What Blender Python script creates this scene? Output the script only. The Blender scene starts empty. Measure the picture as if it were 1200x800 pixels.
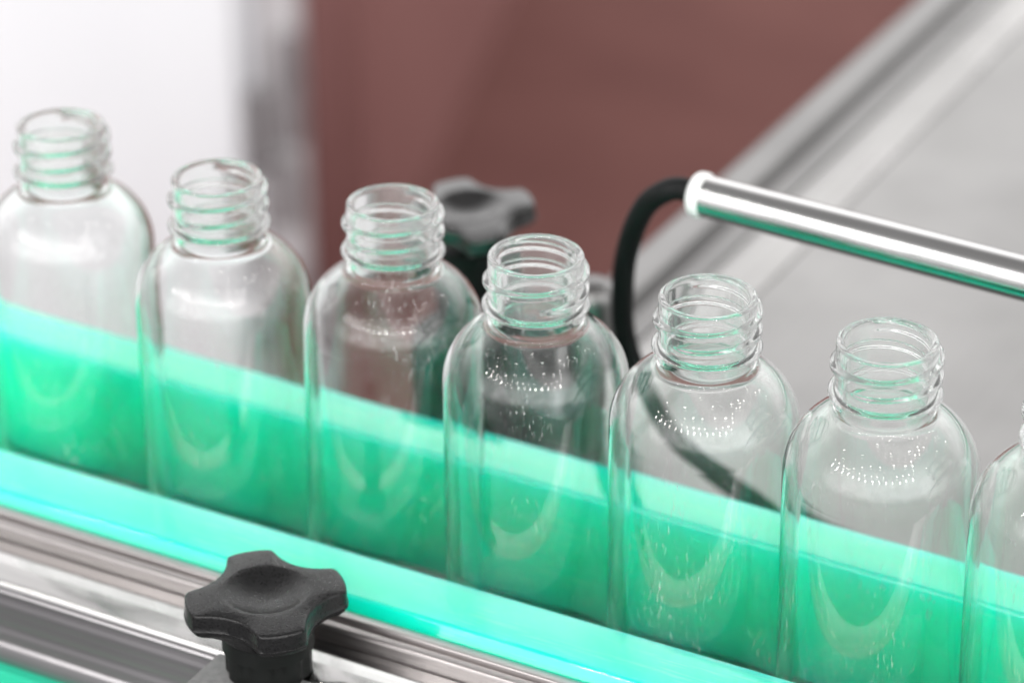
import bpy, bmesh, math, random
from mathutils import Vector, Matrix, noise
random.seed(7)
S = bpy.context.scene
C = S.collection
R = math.radians
YAW, PITCH = R(28), R(28)
CAM = Vector((0.270, -0.4995, 0.391))
MM = 0.001

# ------------------------------------------------------------------ materials
def new_mat(name):
    m = bpy.data.materials.new(name); m.use_nodes = True
    nt = m.node_tree
    return m, nt, nt.nodes['Principled BSDF']

def N(nt, kind, **kw):
    n = nt.nodes.new(kind)
    for k, v in kw.items(): setattr(n, k, v)
    return n

def coords(nt, scale, vary=False):
    tc = N(nt, 'ShaderNodeTexCoord'); mp = N(nt, 'ShaderNodeMapping')
    mp.inputs['Scale'].default_value = scale
    nt.links.new(tc.outputs['Object'], mp.inputs['Vector'])
    if vary:                                                    # every copy gets its own piece of the pattern
        oi = N(nt, 'ShaderNodeObjectInfo'); mu = N(nt, 'ShaderNodeMath', operation='MULTIPLY'); mu.inputs[1].default_value = 57
        nt.links.new(oi.outputs['Random'], mu.inputs[0]); nt.links.new(mu.outputs[0], mp.inputs['Location'])
    return mp.outputs['Vector']

def noise_tex(nt, vec, scale=1.0, detail=3.0, rough=0.55):
    n = N(nt, 'ShaderNodeTexNoise'); n.inputs['Scale'].default_value = scale
    n.inputs['Detail'].default_value = detail; n.inputs['Roughness'].default_value = rough
    nt.links.new(vec, n.inputs['Vector'])
    return n.outputs['Fac']

def maprange(nt, v, a, b, c, d):
    n = N(nt, 'ShaderNodeMapRange')
    for i, x in zip(('From Min', 'From Max', 'To Min', 'To Max'), (a, b, c, d)): n.inputs[i].default_value = x
    nt.links.new(v, n.inputs['Value'])
    return n.outputs['Result']

def bump(nt, bsdf, h, strength, dist):
    b = N(nt, 'ShaderNodeBump'); b.inputs['Strength'].default_value = strength
    b.inputs['Distance'].default_value = dist
    nt.links.new(h, b.inputs['Height']); nt.links.new(b.outputs['Normal'], bsdf.inputs['Normal'])

def colramp(nt, v, a, b):
    n = N(nt, 'ShaderNodeMix', data_type='RGBA')
    n.inputs['A'].default_value = (*a, 1); n.inputs['B'].default_value = (*b, 1)
    nt.links.new(v, n.inputs['Factor'])
    return n.outputs['Result']

def plastic(name, ca, cb, rough=(0.3, 0.4), tex=(60, 60, 60), bumps=None, ior=1.5, spec=0.5, sss=0.0, scuff=0.0):
    m, nt, b = new_mat(name)
    f = noise_tex(nt, coords(nt, tex), 1.0, 4)
    nt.links.new(colramp(nt, maprange(nt, f, .35, .65, 0, 1), ca, cb), b.inputs['Base Color'])
    nt.links.new(maprange(nt, f, .3, .7, *rough), b.inputs['Roughness'])
    b.inputs['IOR'].default_value = ior
    b.inputs['Specular IOR Level'].default_value = spec
    if scuff:                                                   # rub marks and dust along the length
        q = noise_tex(nt, coords(nt, (60, 1100, 1100)), 1.0, 4, .65); q2 = noise_tex(nt, coords(nt, (25, 60, 60)), 1.0, 3, .6)
        mu = N(nt, 'ShaderNodeMath', operation='MULTIPLY')
        nt.links.new(maprange(nt, q, .52, .70, 0, 1), mu.inputs[0]); nt.links.new(maprange(nt, q2, .42, .66, 0, scuff), mu.inputs[1])
        mo = N(nt, 'ShaderNodeMix', data_type='RGBA'); nt.links.new(mu.outputs[0], mo.inputs['Factor'])
        nt.links.new(b.inputs['Base Color'].links[0].from_socket, mo.inputs['A']); mo.inputs['B'].default_value = (.55, .86, .74, 1)
        nt.links.new(mo.outputs['Result'], b.inputs['Base Color'])
    if sss:
        b.inputs['Subsurface Weight'].default_value = sss
        b.inputs['Subsurface Radius'].default_value = (1, 1.2, 1)
        b.inputs['Subsurface Scale'].default_value = 0.022
    if bumps:
        g = noise_tex(nt, coords(nt, bumps[0]), 1.0, bumps[3] if len(bumps) > 3 else 3)
        bump(nt, b, g, bumps[1], bumps[2])
    return m

def steel(name, col, rough=(0.15, 0.3), stretch=(3, 900, 900), bstr=0.25, spots=0.0):
    m, nt, b = new_mat(name)
    b.inputs['Metallic'].default_value = 1
    f = noise_tex(nt, coords(nt, stretch), 1.0, 5, .6)
    g = noise_tex(nt, coords(nt, (18, 18, 18)), 1.0, 3)
    nt.links.new(colramp(nt, maprange(nt, f, .3, .7, 0, 1), tuple(c*.86 for c in col), col), b.inputs['Base Color'])
    st = noise_tex(nt, coords(nt, (7, 7, 7)), 1.0, 4, .6)                       # stains and hand marks
    mo = N(nt, 'ShaderNodeMix', data_type='RGBA', blend_type='MULTIPLY'); mo.inputs['Factor'].default_value = 1
    nt.links.new(b.inputs['Base Color'].links[0].from_socket, mo.inputs['A'])
    nt.links.new(colramp(nt, maprange(nt, st, .38, .62, 0, 1), (.82, .82, .82), (1, 1, 1)), mo.inputs['B'])
    nt.links.new(mo.outputs['Result'], b.inputs['Base Color'])
    mx = N(nt, 'ShaderNodeMath', operation='MULTIPLY_ADD')
    nt.links.new(f, mx.inputs[0]); mx.inputs[1].default_value = .5
    nt.links.new(maprange(nt, g, 0, 1, 0, .5), mx.inputs[2])
    nt.links.new(maprange(nt, mx.outputs[0], .3, .7, *rough), b.inputs['Roughness'])
    bump(nt, b, f, bstr, 0.00006)
    return m

def glass_mat(name, haze, rough):
    m, nt, b = new_mat(name)
    b.inputs['Base Color'].default_value = (.985, .995, .99, 1)
    b.inputs['Transmission Weight'].default_value = 1
    b.inputs['IOR'].default_value = 1.46
    b.inputs['Roughness'].default_value = rough
    # slow mould waviness of the blown wall
    w = noise_tex(nt, coords(nt, (130, 130, 38), True), 1.0, 1, .4)
    bump(nt, b, w, .13, 0.0005)
    # fine scuffs and dust: short vertical specks
    s = noise_tex(nt, coords(nt, (1500, 1500, 330), True), 1.0, 2, .6)
    p = noise_tex(nt, coords(nt, (60, 60, 40), True), 1.0, 3, .6)
    mu = N(nt, 'ShaderNodeMath', operation='MULTIPLY')
    nt.links.new(maprange(nt, s, .60, .70, 0, 1), mu.inputs[0])
    nt.links.new(maprange(nt, p, .48, .68, 0, .32), mu.inputs[1])
    d = N(nt, 'ShaderNodeBsdfDiffuse'); d.inputs['Color'].default_value = (.85, .87, .86, 1)
    mix = N(nt, 'ShaderNodeMixShader')
    ad = N(nt, 'ShaderNodeMath', operation='ADD'); nt.links.new(mu.outputs[0], ad.inputs[0])
    nt.links.new(maprange(nt, p, .3, .7, haze*.6, haze*1.4), ad.inputs[1])   # white haze; on the neck it paints in the overhead glare
    nt.links.new(ad.outputs[0], mix.inputs[0]); nt.links.new(b.outputs[0], mix.inputs[1]); nt.links.new(d.outputs[0], mix.inputs[2])
    nt.links.new(mix.outputs[0], nt.nodes['Material Output'].inputs['Surface'])
    return m

M = dict(
    glass=glass_mat('clear_plastic', .004, 0.0),
    neckglass=glass_mat('glare_painted_plastic', .09, .015),  # bright reflections on rim and threads painted in as white haze
    glossblack=plastic('worn_black_plastic', (.005, .005, .005), (.009, .009, .009), (.18, .24), (200, 200, 200), None, 1.62, .6),
    green=plastic('green_plastic', (.002, .82, .51), (.003, .86, .535), (.025, .07), (7, 120, 120), ((3, 250, 250), .015, .00004), 1.68, .55, 1.0, .28),
    strip=plastic('deep_green_plastic', (.004, .42, .25), (.006, .46, .28), (.35, .5), (7, 120, 120)),
    black=plastic('black_plastic', (.002, .002, .0021), (.0085, .0085, .009), (.24, .38), (1700, 1700, 1700), ((1500, 1500, 1500), .8, .00013, 2), 1.40, .5),
    black_smooth=plastic('black_smooth_plastic', (.004, .005, .0045), (.008, .009, .0085), (.4, .55), (90, 90, 90), None, 1.32, .4),
    rubber=plastic('black_rubber', (.004, .005, .005), (.007, .008, .008), (.5, .6), (200, 200, 200), ((900, 900, 900), .3, .0001), 1.4, .25),
    white=plastic('white_plastic', (.78, .79, .78), (.84, .85, .84), (.3, .4)),
    steel=steel('brushed_steel', (.37, .358, .37), (.32, .46), (4, 1100, 1100), .35),
    bright=steel('polished_steel', (.68, .677, .672), (.10, .17), (3, 700, 700), .10),
    shelf=steel('worn_bar_steel', (.50, .495, .49), (.07, .12), (5, 400, 400), .03),
    lip=steel('dull_steel', (.46, .43, .425), (.28, .42), (26, 1500, 1500), .6),
    deck=steel('satin_deck_steel', (.335, .332, .327), (.34, .46), (500, 3, 500), .10),
    deckrim=steel('satin_rim_steel', (.225, .223, .22), (.26, .36), (500, 4, 500), .10),
    sheen=steel('painted_sheen_steel', (.37, .366, .36), (.24, .34), (500, 4, 500), .10),  # band lighter than the deck, its reflection put into the colour
    cast=plastic('grey_cast_metal', (.11, .11, .11), (.19, .19, .188), (.4, .6), (500, 500, 500), ((900, 900, 900), .5, .0002)),
    belt=plastic('pale_belt', (.05, .74, .46), (.08, .80, .50), (.4, .5), (80, 80, 80)),
    beige=plastic('beige_paint', (.50, .52, .45), (.56, .58, .51), (.4, .5), (40, 40, 40)),
    floor=plastic('grey_floor', (.14, .14, .145), (.19, .19, .195), (.3, .5), (9, 9, 9)),
    carpet=plastic('brown_carpet', (.18, .081, .073), (.21, .098, .088), (.85, .95), (7, 7, 7), ((300, 300, 300), .4, .003), 1.4, .1),
    brown=plastic('brown_laminate', (.25, .118, .110), (.28, .136, .126), (.5, .6), (3, 3, 1), None, 1.45, .3),
    panel=plastic('white_laminate', (.70, .705, .73), (.74, .745, .77), (.4, .5), (4, 4, 2)),
    post=plastic('grey_paint', (.36, .34, .35), (.46, .44, .45), (.4, .5), (6, 6, 6)),
    dark=plastic('dark_grey_fabric', (.15, .135, .14), (.22, .20, .205), (.6, .8), (30, 30, 30)),
)

# ------------------------------------------------------------------ mesh helpers
def mesh_obj(name, bm, mat, parent=None, angle=35, smooth=True):
    bmesh.ops.remove_doubles(bm, verts=bm.verts, dist=1e-7)
    me = bpy.data.meshes.new(name); bm.to_mesh(me); bm.free()
    if smooth:
        for p in me.polygons: p.use_smooth = True
        if angle is not None: me.set_sharp_from_angle(angle=R(angle))
    me.materials.append(mat)
    o = bpy.data.objects.new(name, me); C.objects.link(o)
    if parent: o.parent = parent
    return o

def tag(o, label=None, cat=None, group=None, kind=None):
    if label: o['label'] = label
    if cat: o['category'] = cat
    if group: o['group'] = group
    if kind: o['kind'] = kind
    return o

def empty(name, loc=(0, 0, 0), rot=(0, 0, 0)):
    o = bpy.data.objects.new(name, None); C.objects.link(o)
    o.empty_display_size = .02; o.location = loc; o.rotation_euler = rot
    return o

def loft(bm, rings, closed=True, cap0=False, cap1=False):
    vs = [[bm.verts.new(p) for p in r] for r in rings]
    n = len(vs[0])
    for a, b in zip(vs, vs[1:]):
        for i in range(n if closed else n-1):
            j = (i+1) % n
            bm.faces.new((a[i], a[j], b[j], b[i]))
    if cap0: bm.faces.new(list(reversed(vs[0])))
    if cap1: bm.faces.new(vs[-1])
    return vs

def extrude_profile(prof, x0, x1, axis='x', segs=1):
    """closed profile of (y,z) in mm swept along x between x0 and x1 (m)"""
    bm = bmesh.new()
    rings = []
    for k in range(segs+1):
        x = x0+(x1-x0)*k/segs
        if axis == 'x': rings.append([(x, y*MM, z*MM) for y, z in prof])
        else: rings.append([(y*MM, x, z*MM) for y, z in prof])
    loft(bm, rings, True, True, True)
    bmesh.ops.recalc_face_normals(bm, faces=bm.faces)
    return bm

def rounded(poly, radii, n=5):
    """round the corners of a closed polygon, one radius per corner"""
    out = []
    L = len(poly)
    for i, (p, r) in enumerate(zip(poly, radii)):
        if r <= 0: out.append(p); continue
        P = Vector(p); A = Vector(poly[i-1]); B = Vector(poly[(i+1) % L])
        u = (A-P).normalized(); v = (B-P).normalized()
        half = math.acos(max(-1, min(1, u.dot(v))))/2
        d = min(r/math.tan(half), (A-P).length*.48, (B-P).length*.48)
        rr = d*math.tan(half)
        c = P+(u+v).normalized()*(rr/math.sin(half))
        s = P+u*d-c; e = P+v*d-c
        a0 = math.atan2(s.y, s.x); a1 = math.atan2(e.y, e.x)
        da = (a1-a0+math.pi) % (2*math.pi)-math.pi
        for k in range(n+1):
            a = a0+da*k/n
            out.append((c.x+rr*math.cos(a), c.y+rr*math.sin(a)))
    return out

def box_bm(x0, x1, y0, y1, z0, z1, bevel=0.0, seg=3):
    bm = bmesh.new()
    bmesh.ops.create_cube(bm, size=1)
    for v in bm.verts:
        v.co = Vector((x0+(v.co.x+.5)*(x1-x0), y0+(v.co.y+.5)*(y1-y0), z0+(v.co.z+.5)*(z1-z0)))
    if bevel: bmesh.ops.bevel(bm, geom=list(bm.edges), offset=bevel, segments=seg, profile=.5, affect='EDGES')
    return bm

def lathe(prof, n=64, axis_top=True):
    bm = bmesh.new()
    loft(bm, [[(r*MM*math.cos(2*math.pi*i/n), r*MM*math.sin(2*math.pi*i/n), z*MM) for i in range(n)] for r, z in prof], True, prof[0][0] > 1e-6, prof[-1][0] > 1e-6)
    bmesh.ops.remove_doubles(bm, verts=bm.verts, dist=1e-8)
    bmesh.ops.recalc_face_normals(bm, faces=bm.faces)
    return bm

def catmull(pts, n=12):
    P = [Vector(p) for p in pts]; P = [2*P[0]-P[1]]+P+[2*P[-1]-P[-2]]
    out = []
    for i in range(1, len(P)-2):
        a, b, c, d = P[i-1:i+3]
        for k in range(n):
            t = k/n
            out.append(.5*((2*b)+(c-a)*t+(2*a-5*b+4*c-d)*t*t+(3*b-a-3*c+d)*t**3))
    out.append(P[-2]); return out

def tube(pts, r, n=20):
    bm = bmesh.new(); rings = []
    up = Vector((0, 0, 1))
    for i, p in enumerate(pts):
        t = (pts[min(i+1, len(pts)-1)]-pts[max(i-1, 0)]).normalized()
        s = t.cross(up)
        if s.length < 1e-3: s = Vector((1, 0, 0))
        s.normalize(); w = s.cross(t); up = w
        rings.append([p+(s*math.cos(2*math.pi*k/n)+w*math.sin(2*math.pi*k/n))*r for k in range(n)])
    loft(bm, rings, True, True, True)
    bmesh.ops.recalc_face_normals(bm, faces=bm.faces)
    return bm

# ------------------------------------------------------------------ bottles
HB = 116.0
CUT = 102.6
def arc(cx, cz, rx, rz, a0, a1, n):
    return [(cx+rx*math.cos(R(a0+(a1-a0)*k/n)), cz+rz*math.sin(R(a0+(a1-a0)*k/n))) for k in range(n+1)]

def smoothstep(a, b, x):
    t = max(0, min(1, (x-a)/(b-a))); return t*t*(3-2*t)

def bottle_body_bm(n=96):
    # outer: from the cut downwards to the base centre
    out = [(11.0, CUT), (11.0, CUT-.5), (11.0, CUT-1.0), (11.0, CUT-2.2), (11.05, CUT-2.9), (11.25, CUT-3.4)]
    out += arc(5.0, 83.3, 16.6, 16.7, 65.5, 0, 28)
    out += [(21.6, z) for z in (74, 58, 45, 30, 15, 8)]
    out += arc(16.1, 5.5, 5.5, 5.5, 0, -90, 9)
    out += [(14.2, .25), (12.5, 1.0), (9, 2.2), (5, 2.9), (0, 3.1)]
    inn = [(9.1, CUT), (9.1, CUT-.5), (9.1, CUT-1.0), (9.1, CUT-2.0), (9.2, CUT-2.9), (9.6, CUT-3.7)]
    inn += arc(4.6, 83.3, 16.45, 15.9, 67.5, 0, 28)
    inn += [(21.05, z) for z in (74, 58, 45, 30, 15, 8)]
    inn += arc(15.6, 6.2, 5.45, 5.2, 0, -90, 9)
    inn += [(13.8, 1.2), (12.3, 1.9), (9, 3.1), (5, 3.8), (0, 4.0)]
    bm = bmesh.new()
    def ring(r, z): return [(r*MM*math.cos(2*math.pi*i/n), r*MM*math.sin(2*math.pi*i/n), z*MM) for i in range(n)]
    loft(bm, [ring(*p) for p in reversed(out)])
    loft(bm, [ring(*p) for p in inn])
    bmesh.ops.remove_doubles(bm, verts=bm.verts, dist=1e-8)
    return bm

def neck_radius(z, th):
    """outer radius of the neck finish at height z (mm) and angle th, helical thread included"""
    base = 10.95
    d = HB-z
    if d < .6: base = 10.95-.6*(1-math.sqrt(max(0, 1-(1-d/.6)**2)))
    # transfer bead with a sharp lower flange
    base += 1.45*smoothstep(13.0, 12.55, d)*smoothstep(11.3, 12.1, d) if d > 11.2 else 0
    # thread: rises counter-clockwise 4.5 mm a turn, from depth 9.2 over 1.75 turns
    b = 0
    for k in range(-1, 3):
        a = th+2*math.pi*k
        t = a/(2*math.pi)
        if 0 <= t <= 1.72:
            dz = abs(d-(9.5-4.3*t))
            fade = smoothstep(0, .10, t)*smoothstep(1.72, 1.60, t)
            b = max(b, fade*1.2*(1-smoothstep(.42, 1.22, dz)))
    return base+b

def bottle_neck_bm(n=144):
    zs = []
    z = CUT
    while z < 102.9: zs.append(z); z += .15
    while z < HB-.7: zs.append(z); z += .16
    zs += [HB-.6, HB-.45, HB-.3, HB-.18, HB-.08, HB-.03]
    bm = bmesh.new(); rings = []
    for z in zs:
        rings.append([((r := neck_radius(z, 2*math.pi*i/n))*MM*math.cos(2*math.pi*i/n), r*MM*math.sin(2*math.pi*i/n), z*MM) for i in range(n)])
    def ring(r, z): return [(r*MM*math.cos(2*math.pi*i/n), r*MM*math.sin(2*math.pi*i/n), z*MM) for i in range(n)]
    for r, z in [(10.30, HB), (9.95, HB), (9.65, HB-.04), (9.4, HB-.15), (9.2, HB-.38), (9.1, HB-.7), (9.1, HB-1.4), (9.1, 112), (9.1, 109), (9.1, 106), (9.1, CUT+.5), (9.1, CUT)]:
        rings.append(ring(r, z))
    loft(bm, rings)
    return bm

def make_bottle():
    root = empty('plastic_bottle')
    mesh_obj('body', bottle_body_bm(), M['glass'], root, None)
    mesh_obj('neck', bottle_neck_bm(), M['neckglass'], root, None)
    return root

BOTTLES = [  # rim x, rim y, base x, base y (mm), turn (deg), label
    (-125.8, 5.5, -125.6, 3.0, -120, 'clear empty bottle at the far left end of the row, cut by the frame'),
    (-74.3, -2.3, -74.6, -1.2, -128, 'clear empty bottle second from the left end of the row, below the grey post'),
    (-29.9, 5.0, -30.8, 3.4, -150, 'clear empty bottle whose neck hides the left side of the rear black star knob'),
    (12.7, -4.1, 12.2, -1.9, -62, 'clear empty bottle just right of the rear star knob, left of the black cable loop'),
    (55.4, -4.4, 55.5, -2.0, -118, 'clear empty bottle just right of the cable loop, below the white end cap'),
    (97.9, -6.1, 98.8, -2.0, -122, 'clear empty bottle below the middle of the steel tube, against the pale deck'),
    (140.9, -7.0, 142.2, -2.0, -100, 'clear empty bottle mostly cut off by the right edge of the photo'),
]
proto = make_bottle()
for k, (xr, yr, x, yb, turn, lab) in enumerate(BOTTLES):
    if k == 0: o = proto
    else:
        o = proto.copy(); C.objects.link(o)
        for ch in proto.children:
            c = ch.copy(); C.objects.link(c); c.parent = o
    o.location = (x*MM, yb*MM, 0)
    tilt = math.atan2((yr-yb)*MM, HB*MM)
    lean = math.atan2((xr-x)*MM, HB*MM)
    # turn about the bottle's own axis first, then let it lean in the lane
    o.rotation_euler = (Matrix.Rotation(lean, 3, 'Y') @ Matrix.Rotation(-tilt, 3, 'X') @ Matrix.Rotation(R(turn), 3, 'Z')).to_euler()
    # a tilted bottle stands on the low edge of its heel
    o.location.z = math.hypot(math.sin(tilt), math.sin(lean))*.0161+.00005
    tag(o, lab, 'bottle', 'clear bottles in a row on the conveyor')

# ------------------------------------------------------------------ conveyor and guide rails
X0, X1 = -.36, .36
cv = empty('conveyor', (0, 0, -.02))
tag(cv, 'long conveyor track under the row of bottles between green rails', 'conveyor')
mesh_obj('belt', extrude_profile([(-22.8, -6), (25, -6), (25, 0), (-22.8, 0)], X0, X1), M['belt'], cv).matrix_parent_inverse = Matrix.Translation((0, 0, .02))
mesh_obj('frame', extrude_profile([(-62, -70), (60, -70), (60, -6.2), (-62, -6.2)], X0, X1), M['steel'], cv).matrix_parent_inverse = Matrix.Translation((0, 0, .02))

def keep(o, p):   # parent without moving
    o.parent = p; o.matrix_parent_inverse = Matrix.Translation(-Vector(p.location)); return o

# front guide rail: green strip, held in a dull steel channel with two lips
fr = empty('guide_rail', (0, -.033, .0))
tag(fr, 'green guide rail in front of the bottles, clamped in a double lipped steel channel', 'guide rail', 'green guide rails along the conveyor')
g = rounded([(-23.7, 5), (-23.7, 37), (-39.8, 36.6), (-42.0, 32.6), (-42.0, 5)], [0, .9, 1.3, .8, 0], 8)
keep(mesh_obj('strip', extrude_profile(g, X0, X1), M['green'], None, 40), fr)
lip = rounded([(-42.2, 6), (-42.2, 34.0), (-45.2, 34.0), (-45.4, 32.2), (-46.0, 32.2), (-46.2, 33.0), (-48.1, 32.7), (-48.4, 31.8), (-48.4, 6)], [0, .4, .5, .2, .2, .5, .6, .3, 0], 4)
keep(mesh_obj('channel', extrude_profile(lip, X0, X1), M['lip'], None, 40), fr)
# rear guide rail
rr = empty('guide_rail', (0, .034, 0))
tag(rr, 'green guide rail behind the bottles, seen through them', 'guide rail', 'green guide rails along the conveyor')
g = rounded([(25.6, 1.0), (42.6, 1.0), (42.6, 36.6), (25.6, 37)], [0, 0, 1.2, 1.3], 7)
keep(mesh_obj('strip', extrude_profile(g, X0, X1), M['green'], None, 40), rr)
keep(mesh_obj('channel', extrude_profile(rounded([(42.8, -6), (46.8, -6), (46.8, 8), (42.8, 8)], [0, 0, .8, .5]), X0, X1), M['lip'], None, 40), rr)

# support bar in front: flat polished top, brushed face
sb = empty('support_bar', (0, -.056, 0))
tag(sb, 'polished steel bar with flat top and streaked face running below the front green rail', 'steel bar')
keep(mesh_obj('top_bar', extrude_profile(rounded([(-48.6, 10), (-48.6, 28.7), (-57.0, 28.6), (-62.8, 28.0), (-63.5, 27.0), (-63.5, 10)], [0, .5, 3.0, .6, .5, 0], 6), X0, X1), M['shelf'], None, 40), sb)
face = [(-63.6, 9), (-63.6, 26.2), (-63.8, 26.0)]
for k in range(25):                                             # rolled face with shallow draw lines
    z = 25.7-14.7*k/24
    face.append((-64.05-.10*math.sin(z*1.5)-.16*math.sin(z*.62+1)-.04*math.sin(z*3.7), z))
face += [(-64.2, 10.9), (-64.7, 10.5), (-64.9, 10.2), (-64.8, 5.2), (-63.6, 5.2)]
keep(mesh_obj('face_plate', extrude_profile(face, X0, X1), M['steel'], None, 40), sb)
# lower strip and cover below the bar
ls = mesh_obj('wear_strip', extrude_profile(rounded([(-63.4, 0), (-63.4, 5.1), (-67.8, 5.1), (-67.8, 0)], [0, .3, .5, .5]), X0, X1), M['strip'])
tag(ls, 'thin bright green strip below the steel bar in the bottom left corner', 'plastic strip')
cp = mesh_obj('cover_plate', extrude_profile(rounded([(-62.4, -6), (-62.4, -.2), (-76, -.2), (-76, -6)], [.2, .2, 1, 1]), X0, X1), M['beige'])
tag(cp, 'pale beige cover plate at the bottom left corner under the green strip', 'plate')

# ------------------------------------------------------------------ star knobs
def knob_outline(th):
    """four-lobed outline radius (mm); lobes at 0, 90, 180, 270 deg"""
    ph = (th+math.pi/4) % (math.pi/2)-math.pi/4
    rl = min(18.9/math.cos(ph), 21) if abs(ph) < .6 else 21
    rl = 18.9+0*rl - 6.0*max(0, abs(ph)-.12)**2
    psi = math.pi/4-abs(ph)
    D, Rs = 26.9, 13.4
    q = Rs*Rs-(D*math.sin(psi))**2
    rs = D*math.cos(psi)-math.sqrt(q) if q > 0 else 40
    k = 1.6
    h = max(k-abs(rl-rs), 0)/k
    return (min(rl, rs)-h*h*k/4)*.965

def knob_head_bm(n=128):
    O = [knob_outline(2*math.pi*i/n) for i in range(n)]
    def ring(f, z): return [(f(i)*MM*math.cos(2*math.pi*i/n), f(i)*MM*math.sin(2*math.pi*i/n), z*MM) for i in range(n)]
    rings = []
    rd, dep = 9.9, 2.7
    for k in range(0, 11):                              # spherical dish in the top
        r = rd*k/10
        z = -dep*(1-(r/rd)**2)
        if k >= 9: z = -dep*(1-(r/rd)**2)*.9
        rings.append(ring(lambda i, r=r: r, z))
    for s in (.15, .4, .65, .88, 1.0):                  # crown from the dish to the edge, drooping to the lobes
        rings.append(ring(lambda i, s=s: rd*1.015+(max(O[i]-.8, rd*1.03)-rd*1.015)*s, -0.02-.45*s*s))
    for a in (20, 45, 70, 90):                          # rounded edge
        rings.append(ring(lambda i, a=a: max(O[i]-.8, rd*1.03)+.8*math.sin(R(a)), -.47-.8*(1-math.cos(R(a)))))
    for off, z in ((.12, -3.4), (.16, -4.5), (.36, -4.65), (.36, -4.9), (.06, -5.0), (-.3, -5.9), (-1.2, -6.6)):   # side with its mould seam
        rings.append(ring(lambda i, off=off: O[i]+off, z))
    rings.append(ring(lambda i: 10.6+(O[i]-1.2-10.6)*.60, -7.6))
    rings.append(ring(lambda i: 10.6+(O[i]-1.2-10.6)*.15, -9.2))
    rings.append(ring(lambda i: 10.4, -10.4))
    rings.append(ring(lambda i: 4, -10.6))
    bm = bmesh.new(); loft(bm, rings, True, False, True)
    bmesh.ops.remove_doubles(bm, verts=bm.verts, dist=1e-7)
    bmesh.ops.recalc_face_normals(bm, faces=bm.faces)
    return bm

def knob_hub_bm(n=96, length=22):
    def rr(i, z):
        th = 2*math.pi*i/n
        flat = .55*max(0, math.cos(8*th)) if z < -14.6 else 0
        return (10.5 if z > -14.4 else 9.9)-flat
    bm = bmesh.new()
    zs = [-10.2, -10.3, -14.0, -14.35, -14.5, -14.8, -18, -length+.4, -length]
    loft(bm, [[((rr(i, z)-(.3 if z in (-10.2, -length) else 0))*MM*math.cos(2*math.pi*i/n), (rr(i, z)-(.3 if z in (-10.2, -length) else 0))*MM*math.sin(2*math.pi*i/n), z*MM) for i in range(n)] for z in zs], True, True, True)
    bmesh.ops.recalc_face_normals(bm, faces=bm.faces)
    return bm

def make_knob(loc, rot, label, length, mat, tilt=(0, 0)):
    k = empty('star_knob', loc, (R(tilt[0]), R(tilt[1]), R(rot)))
    tag(k, label, 'knob', 'black star knobs of the rail clamps')
    mesh_obj('head', knob_head_bm(), M[mat], k, 50)
    mesh_obj('hub', knob_hub_bm(length=length), M['black_smooth'], k, 40)
    return k
make_knob((-.0242, -.0644, .0500), 45, 'black four lobed star knob with a dished top in front of the front green rail', 21.3, 'black')
make_knob((-.0640, .1035, .0665), 46, 'blurred black four lobed star knob behind the bottles', 30, 'glossblack', (3, -4))

# clamp plate under the front knob
fc = mesh_obj('clamp_plate', box_bm(-.0375, -.0110, -.079, -.0650, .0276, .0292, .0004), M['cast'])
tag(fc, 'grey cast clamp plate under the front black knob on the steel bar', 'clamp')
# rear clamp: black block under the rear knob, steel boss, foot on the ledge
rc = empty('rail_clamp', (-.055, .105, -.02))
tag(rc, 'black rail clamp under the rear knob with a rounded steel boss on its right', 'clamp')
keep(mesh_obj('block', box_bm(-.0745, -.044, .088, .122, -.02, .0362, .0025), M['black_smooth'], None, 40), rc)
pst = lathe([(0, 72), (2.5, 71.8), (5, 70.9), (6.6, 69.2), (7.2, 66.5), (7.2, 40), (7.6, 38), (7.6, 0), (0, 0)], 48)
for v in pst.verts: v.co += Vector((-.0270, .106, -.020))
keep(mesh_obj('boss', pst, M['deckrim'], None, 40), rc)
keep(mesh_obj('arm', box_bm(-.0445, -.030, .098, .114, -.015, .012, .001), M['steel'], None, 40), rc)
ld = mesh_obj('ledge', box_bm(-.082, -.018, .0601, .126, -.030, -.0202, .001), M['steel'])
tag(ld, 'steel ledge along the back of the conveyor carrying the rear clamp', 'ledge')

# ------------------------------------------------------------------ steel tube with cap, cable
tb = empty('sensor_tube', (.0178, .0746, .1))
ang = math.atan2(68.0-74.6, 104.4-17.8)
tb.rotation_euler = (0, 0, ang)
tag(tb, 'shiny steel tube with a white end cap above the right bottles', 'steel tube')
def xlathe(prof, n=64):
    bm = bmesh.new()
    loft(bm, [[(x*MM, r*MM*math.cos(2*math.pi*i/n), r*MM*math.sin(2*math.pi*i/n)) for i in range(n)] for x, r in prof], True, prof[0][1] > 0, prof[-1][1] > 0)
    bmesh.ops.remove_doubles(bm, verts=bm.verts, dist=1e-8)
    bmesh.ops.recalc_face_normals(bm, faces=bm.faces); return bm
mesh_obj('barrel', xlathe([(2.0, 5.1), (2.0, 5.35), (260, 5.35), (260, 0)]), M['bright'], tb, 40)
mesh_obj('end_cap', xlathe([(-1.6, 0), (-1.6, 4.4), (-1.3, 5.3), (-.6, 5.75), (.6, 5.85), (1.6, 5.8), (1.95, 5.5), (1.95, 0)]), M['white'], tb, 40)
cab = [(16.4, 74.8, 100), (12.5, 75.0, 100.3), (8.6, 74.6, 99.0), (3.4, 75.0, 94.2), (-1.6, 78.0, 85), (-6.6, 83.5, 72), (-9.8, 89.2, 59), (-11.8, 94.5, 46), (-10.5, 97.5, 35), (-5.5, 98.5, 25), (1.5, 98, 16), (12, 96, 10), (28, 92, 6.2), (50, 88, 3.4), (80, 86, 3.2), (120, 84, 3.2)]
cb = mesh_obj('cable', tube(catmull([(a*MM, b*MM, c*MM) for a, b, c in cab], 10), .0030), M['rubber'], None, None)
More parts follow.
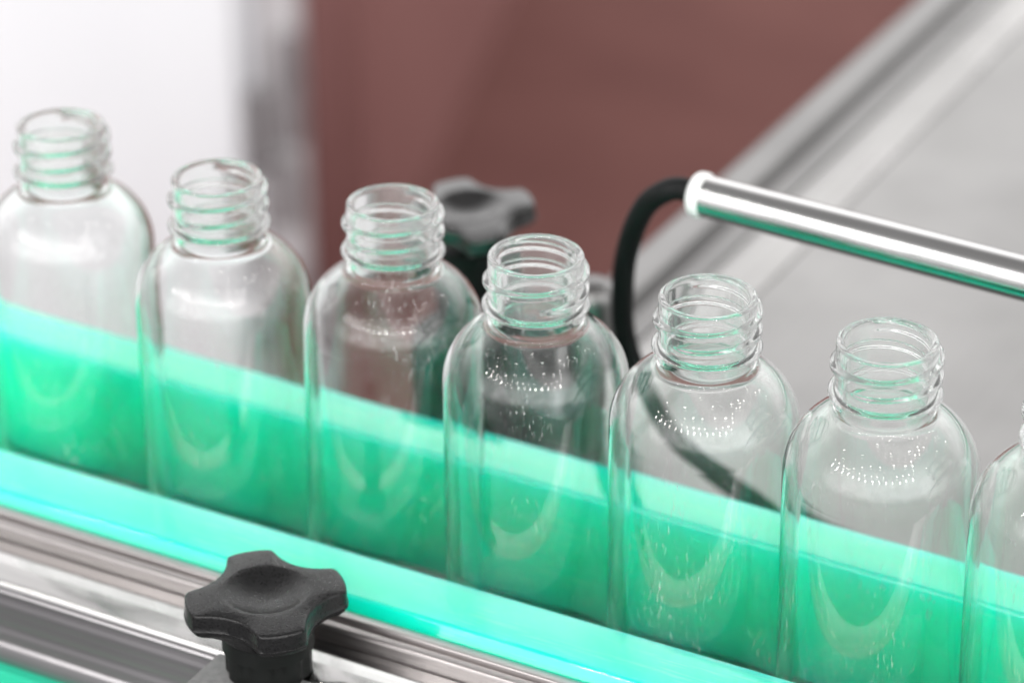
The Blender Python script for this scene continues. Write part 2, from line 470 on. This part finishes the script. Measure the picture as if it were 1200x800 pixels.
tag(cb, 'black cable looping from the capped end of the steel tube down behind the bottles', 'cable')

# ------------------------------------------------------------------ machine deck behind
dk = empty('machine_deck', (.25, .4, -.85))
tag(dk, 'wide pale steel machine deck with a raised rim behind the right bottles', 'machine')
prof = rounded([(-64, -40), (-64, 6.5), (-51, 7.0), (-49.0, .4), (-42, 0), (-42, -40)], [0, 2.5, 2.5, 2, .5, 0], 6)
keep(mesh_obj('rim', extrude_profile(prof, .0610, 1.3, 'y', 2), M['deckrim'], None, 40), dk)
keep(mesh_obj('sheen_band', extrude_profile(rounded([(-41.9, -40), (-41.9, .6), (-32, 2.2), (-22, .2), (-22, -40)], [0, 3, 6, 3, 0], 6), .0611, 1.3, 'y', 2), M['sheen'], None, 40), dk)
keep(mesh_obj('deck_sheet', box_bm(-.0219, .62, .0612, 1.3, -.04, -.0003, .0002), M['deck'], None, 40), dk)
keep(mesh_obj('base', box_bm(-.03, .60,   .16, 1.25, -.85, -.0402, .002), M['steel'], None, 40), dk)

# ------------------------------------------------------------------ background (laid out in plain distances behind the machine)
def cf(r, f):    # right/forward distances from the camera's foot -> machine axes
    return Vector((CAM.x+r*math.cos(YAW)-f*math.sin(YAW), CAM.y+r*math.sin(YAW)+f*math.cos(YAW), 0))
FZ = -.85
bm = bmesh.new(); bmesh.ops.create_grid(bm, x_segments=1, y_segments=1, size=14)
fl = mesh_obj('floor', bm, M['floor'], None, None, False); fl.location = (0, 0, FZ)
tag(fl, kind='structure')

bm = bmesh.new()
vs = [bm.verts.new(cf(r, f)) for r, f in ((-3, 1.2), (4, 1.2), (4, 8), (-3, 8))]; bm.faces.new(vs)
ct = mesh_obj('carpet', bm, M['carpet'], None, None, False); ct.location = (0, 0, FZ+.004)
tag(ct, kind='structure')

def oriented_box(name, r0, r1, f0, f1, z0, z1, mat, parent, bevel=.004, yaw=0):
    bm = box_bm(0, r1-r0, 0, f1-f0, z0, z1, bevel)
    rot = Matrix.Rotation(YAW+yaw, 4, 'Z'); p = cf(r0, f0)
    bmesh.ops.transform(bm, matrix=Matrix.Translation(p) @ rot, verts=bm.verts)
    o = mesh_obj(name, bm, mat, None, 40)
    return keep(o, parent)

wc = empty('white_cabinet', cf(-.6, 2.0)+Vector((0, 0, FZ)))
tag(wc, 'blurred bright white cabinet at the upper left of the background', 'cabinet')
oriented_box('carcass', -1.6, -.197, 1.962, 2.14, FZ, -.29, M['panel'], wc)
oriented_box('door', -1.4, -.206, 1.942, 1.9615, FZ+.05, -.291, M['panel'], wc, .009)
pp = empty('support_post', cf(-.17, 1.97)+Vector((0, 0, FZ)))
tag(pp, 'blurred grey post with dark patches between the white cabinet and the brown partition', 'post')
oriented_box('upright', -.1965, -.1600, 1.965, 1.985, FZ, -.29, M['post'], pp, .008)
for (r, w, z0, z1) in [(-.180, .020, -.475, -.385), (-.187, .018, -.545, -.49), (-.204, .012, -.50, -.43), (-.196, .026, -.66, -.585), (-.184, .018, -.76, -.68)]:
    oriented_box('dark_clamp', r, r+w, 1.944, 1.9645, z0, z1, M['dark'], pp, .0055)

bc = empty('brown_partition', cf(-.1, 2.7)+Vector((0, 0, FZ)))
tag(bc, 'blurred brown partition seen end on beside the grey post, standing on brown carpet', 'partition')
# its right face recedes from the near corner along the line where it meets the carpet
A = Vector((-.135, 2.424)); B = Vector((0.03, 3.42))
d = (B-A).normalized(); yaw = math.atan2(d.y, d.x)-math.pi/2
def part_box(name, x0, x1, y0, y1, z0, z1, bev):
    bm = box_bm(x0, x1, y0, y1, z0, z1, bev)
    bmesh.ops.transform(bm, matrix=Matrix.Translation(cf(*A)) @ Matrix.Rotation(YAW+yaw, 4, 'Z'), verts=bm.verts)
    keep(mesh_obj(name, bm, M['brown'], None, 40), bc)
part_box('panel', -.080, 0, 0, (B-A).length, FZ, -.1, .006)
part_box('end_post', -.062, -.022, -.012, -.0005, FZ, -.1, .004)

# ------------------------------------------------------------------ light: pale exhibition hall with an added fill, rows of small ceiling lamps
W = bpy.data.worlds.new('World'); S.world = W; W.use_nodes = True
nt = W.node_tree; bg = nt.nodes['Background']
tc = N(nt, 'ShaderNodeTexCoord')
def vdot(v):
    n = N(nt, 'ShaderNodeVectorMath', operation='DOT_PRODUCT'); n.inputs[1].default_value = v
    nt.links.new(tc.outputs['Generated'], n.inputs[0]); return n.outputs['Value']
def wmath(op, a, b):
    n = N(nt, 'ShaderNodeMath', operation=op)
    for i, x in enumerate((a, b)):
        if isinstance(x, (int, float)): n.inputs[i].default_value = x
        else: nt.links.new(x, n.inputs[i])
    return n.outputs[0]
elev = vdot((0, 0, 1)); far = vdot((-math.sin(YAW), math.cos(YAW), 0))
up = maprange(nt, elev, .25, .8, .58, .32)                    # pale hall, dimmer overhead
band = wmath('MULTIPLY', maprange(nt, elev, .10, .32, 0, 1), maprange(nt, elev, .85, .60, 0, 1))
ahead = wmath('MULTIPLY', band, maprange(nt, far, .15, .55, 0, 1.5))   # bright white stand beyond the machine
low = wmath('MULTIPLY', maprange(nt, elev, .0, .2, 0, 1), maprange(nt, elev, .85, .50, 0, 1))
back = wmath('MULTIPLY', low, maprange(nt, far, -.1, -.6, 0, 2.4))      # fill lobe added behind the camera to brighten the rear rail's inner face
tot = wmath('ADD', wmath('ADD', up, ahead), back)
pan = N(nt, 'ShaderNodeTexNoise'); pan.inputs['Scale'].default_value = 5; pan.inputs['Detail'].default_value = 3
nt.links.new(tc.outputs['Generated'], pan.inputs['Vector'])
tot = wmath('MULTIPLY', tot, maprange(nt, pan.outputs['Fac'], .35, .65, .8, 1.2))
bg.inputs['Color'].default_value = (1.0, .985, .985, 1)
nt.links.new(tot, bg.inputs['Strength'])

def lamp(p, watts, r):
    L = bpy.data.lights.new('ceiling_lamp', 'POINT'); L.energy = watts; L.shadow_soft_size = r
    L.color = (1, .98, .95)
    o = bpy.data.objects.new('ceiling_lamp', L); C.objects.link(o); o.location = p
def at(r, f, z): v = cf(r, f); v.z = z; return v
def ring_lamp(az, el, dist, watts, r):                          # az to the left of straight behind the camera, seen from the bottles
    az = R(az); lamp(at(-dist*math.sin(az), .53-dist*math.cos(az), .04+dist*math.tan(R(el))), watts, r)
for i in range(14):                                             # a row of lamps drawn out upright for stronger bar glints and a row of spots on a low truss round the stand
    az = R(-34+8.6*i); p = at(-2.5*math.sin(az), .53-2.5*math.cos(az), .04+2.5*math.tan(R(32)))
    L = bpy.data.lights.new('stretched_lamp', 'AREA'); L.shape = 'RECTANGLE'; L.size = .032; L.size_y = .22
    L.energy = 85*math.pi*L.size*L.size_y; L.color = (1, .985, .95)
    o = bpy.data.objects.new('stretched_lamp', L); C.objects.link(o); o.location = p
    o.rotation_euler = (at(0, .53, .04)-p).to_track_quat('-Z', 'Y').to_euler()
    if i not in (3, 9): ring_lamp(-31+8.6*i, 40+random.uniform(-.6, .6), 2.4, 2.2, .042)
for f, z, n, span, off in [(-.95, 2.3, 10, 4.8, -1.5), (-.2, 2.75, 4, 4.0, -.4), (.5, 3.0, 3, 3.6, -.2)]:
    for i in range(n):
        lamp(at(off+span*(i/(n-1)-.5)+random.uniform(-.06, .06), f+random.uniform(-.07, .07), z+random.uniform(-.07, .07)), 2.4, .045)
for i in range(16):                                             # looser cluster to the right
    lamp(at(random.uniform(.9, 4.2), random.uniform(-1.6, 2.2), random.uniform(2.1, 3.2)), 2.4, .045)

# ------------------------------------------------------------------ camera
cam = bpy.data.cameras.new('camera'); co = bpy.data.objects.new('camera', cam); C.objects.link(co)
co.location = CAM; co.rotation_euler = (math.pi/2-PITCH, 0, YAW)
cam.sensor_width = 36; cam.lens = 97.0; cam.clip_start = .02; cam.clip_end = 60
cam.dof.use_dof = True; cam.dof.focus_distance = .600; cam.dof.aperture_fstop = 8.6
S.camera = co
S.view_settings.view_transform = 'Standard'; S.view_settings.look = 'None'
S.view_settings.exposure = .25; S.view_settings.gamma = 1
cy = S.cycles
cy.max_bounces = 24; cy.transmission_bounces = 24; cy.glossy_bounces = 10; cy.diffuse_bounces = 6; cy.transparent_max_bounces = 16
cy.caustics_reflective = True; cy.caustics_refractive = True
cy.sample_clamp_indirect = 6; cy.blur_glossy = .3
cy.use_denoising = True
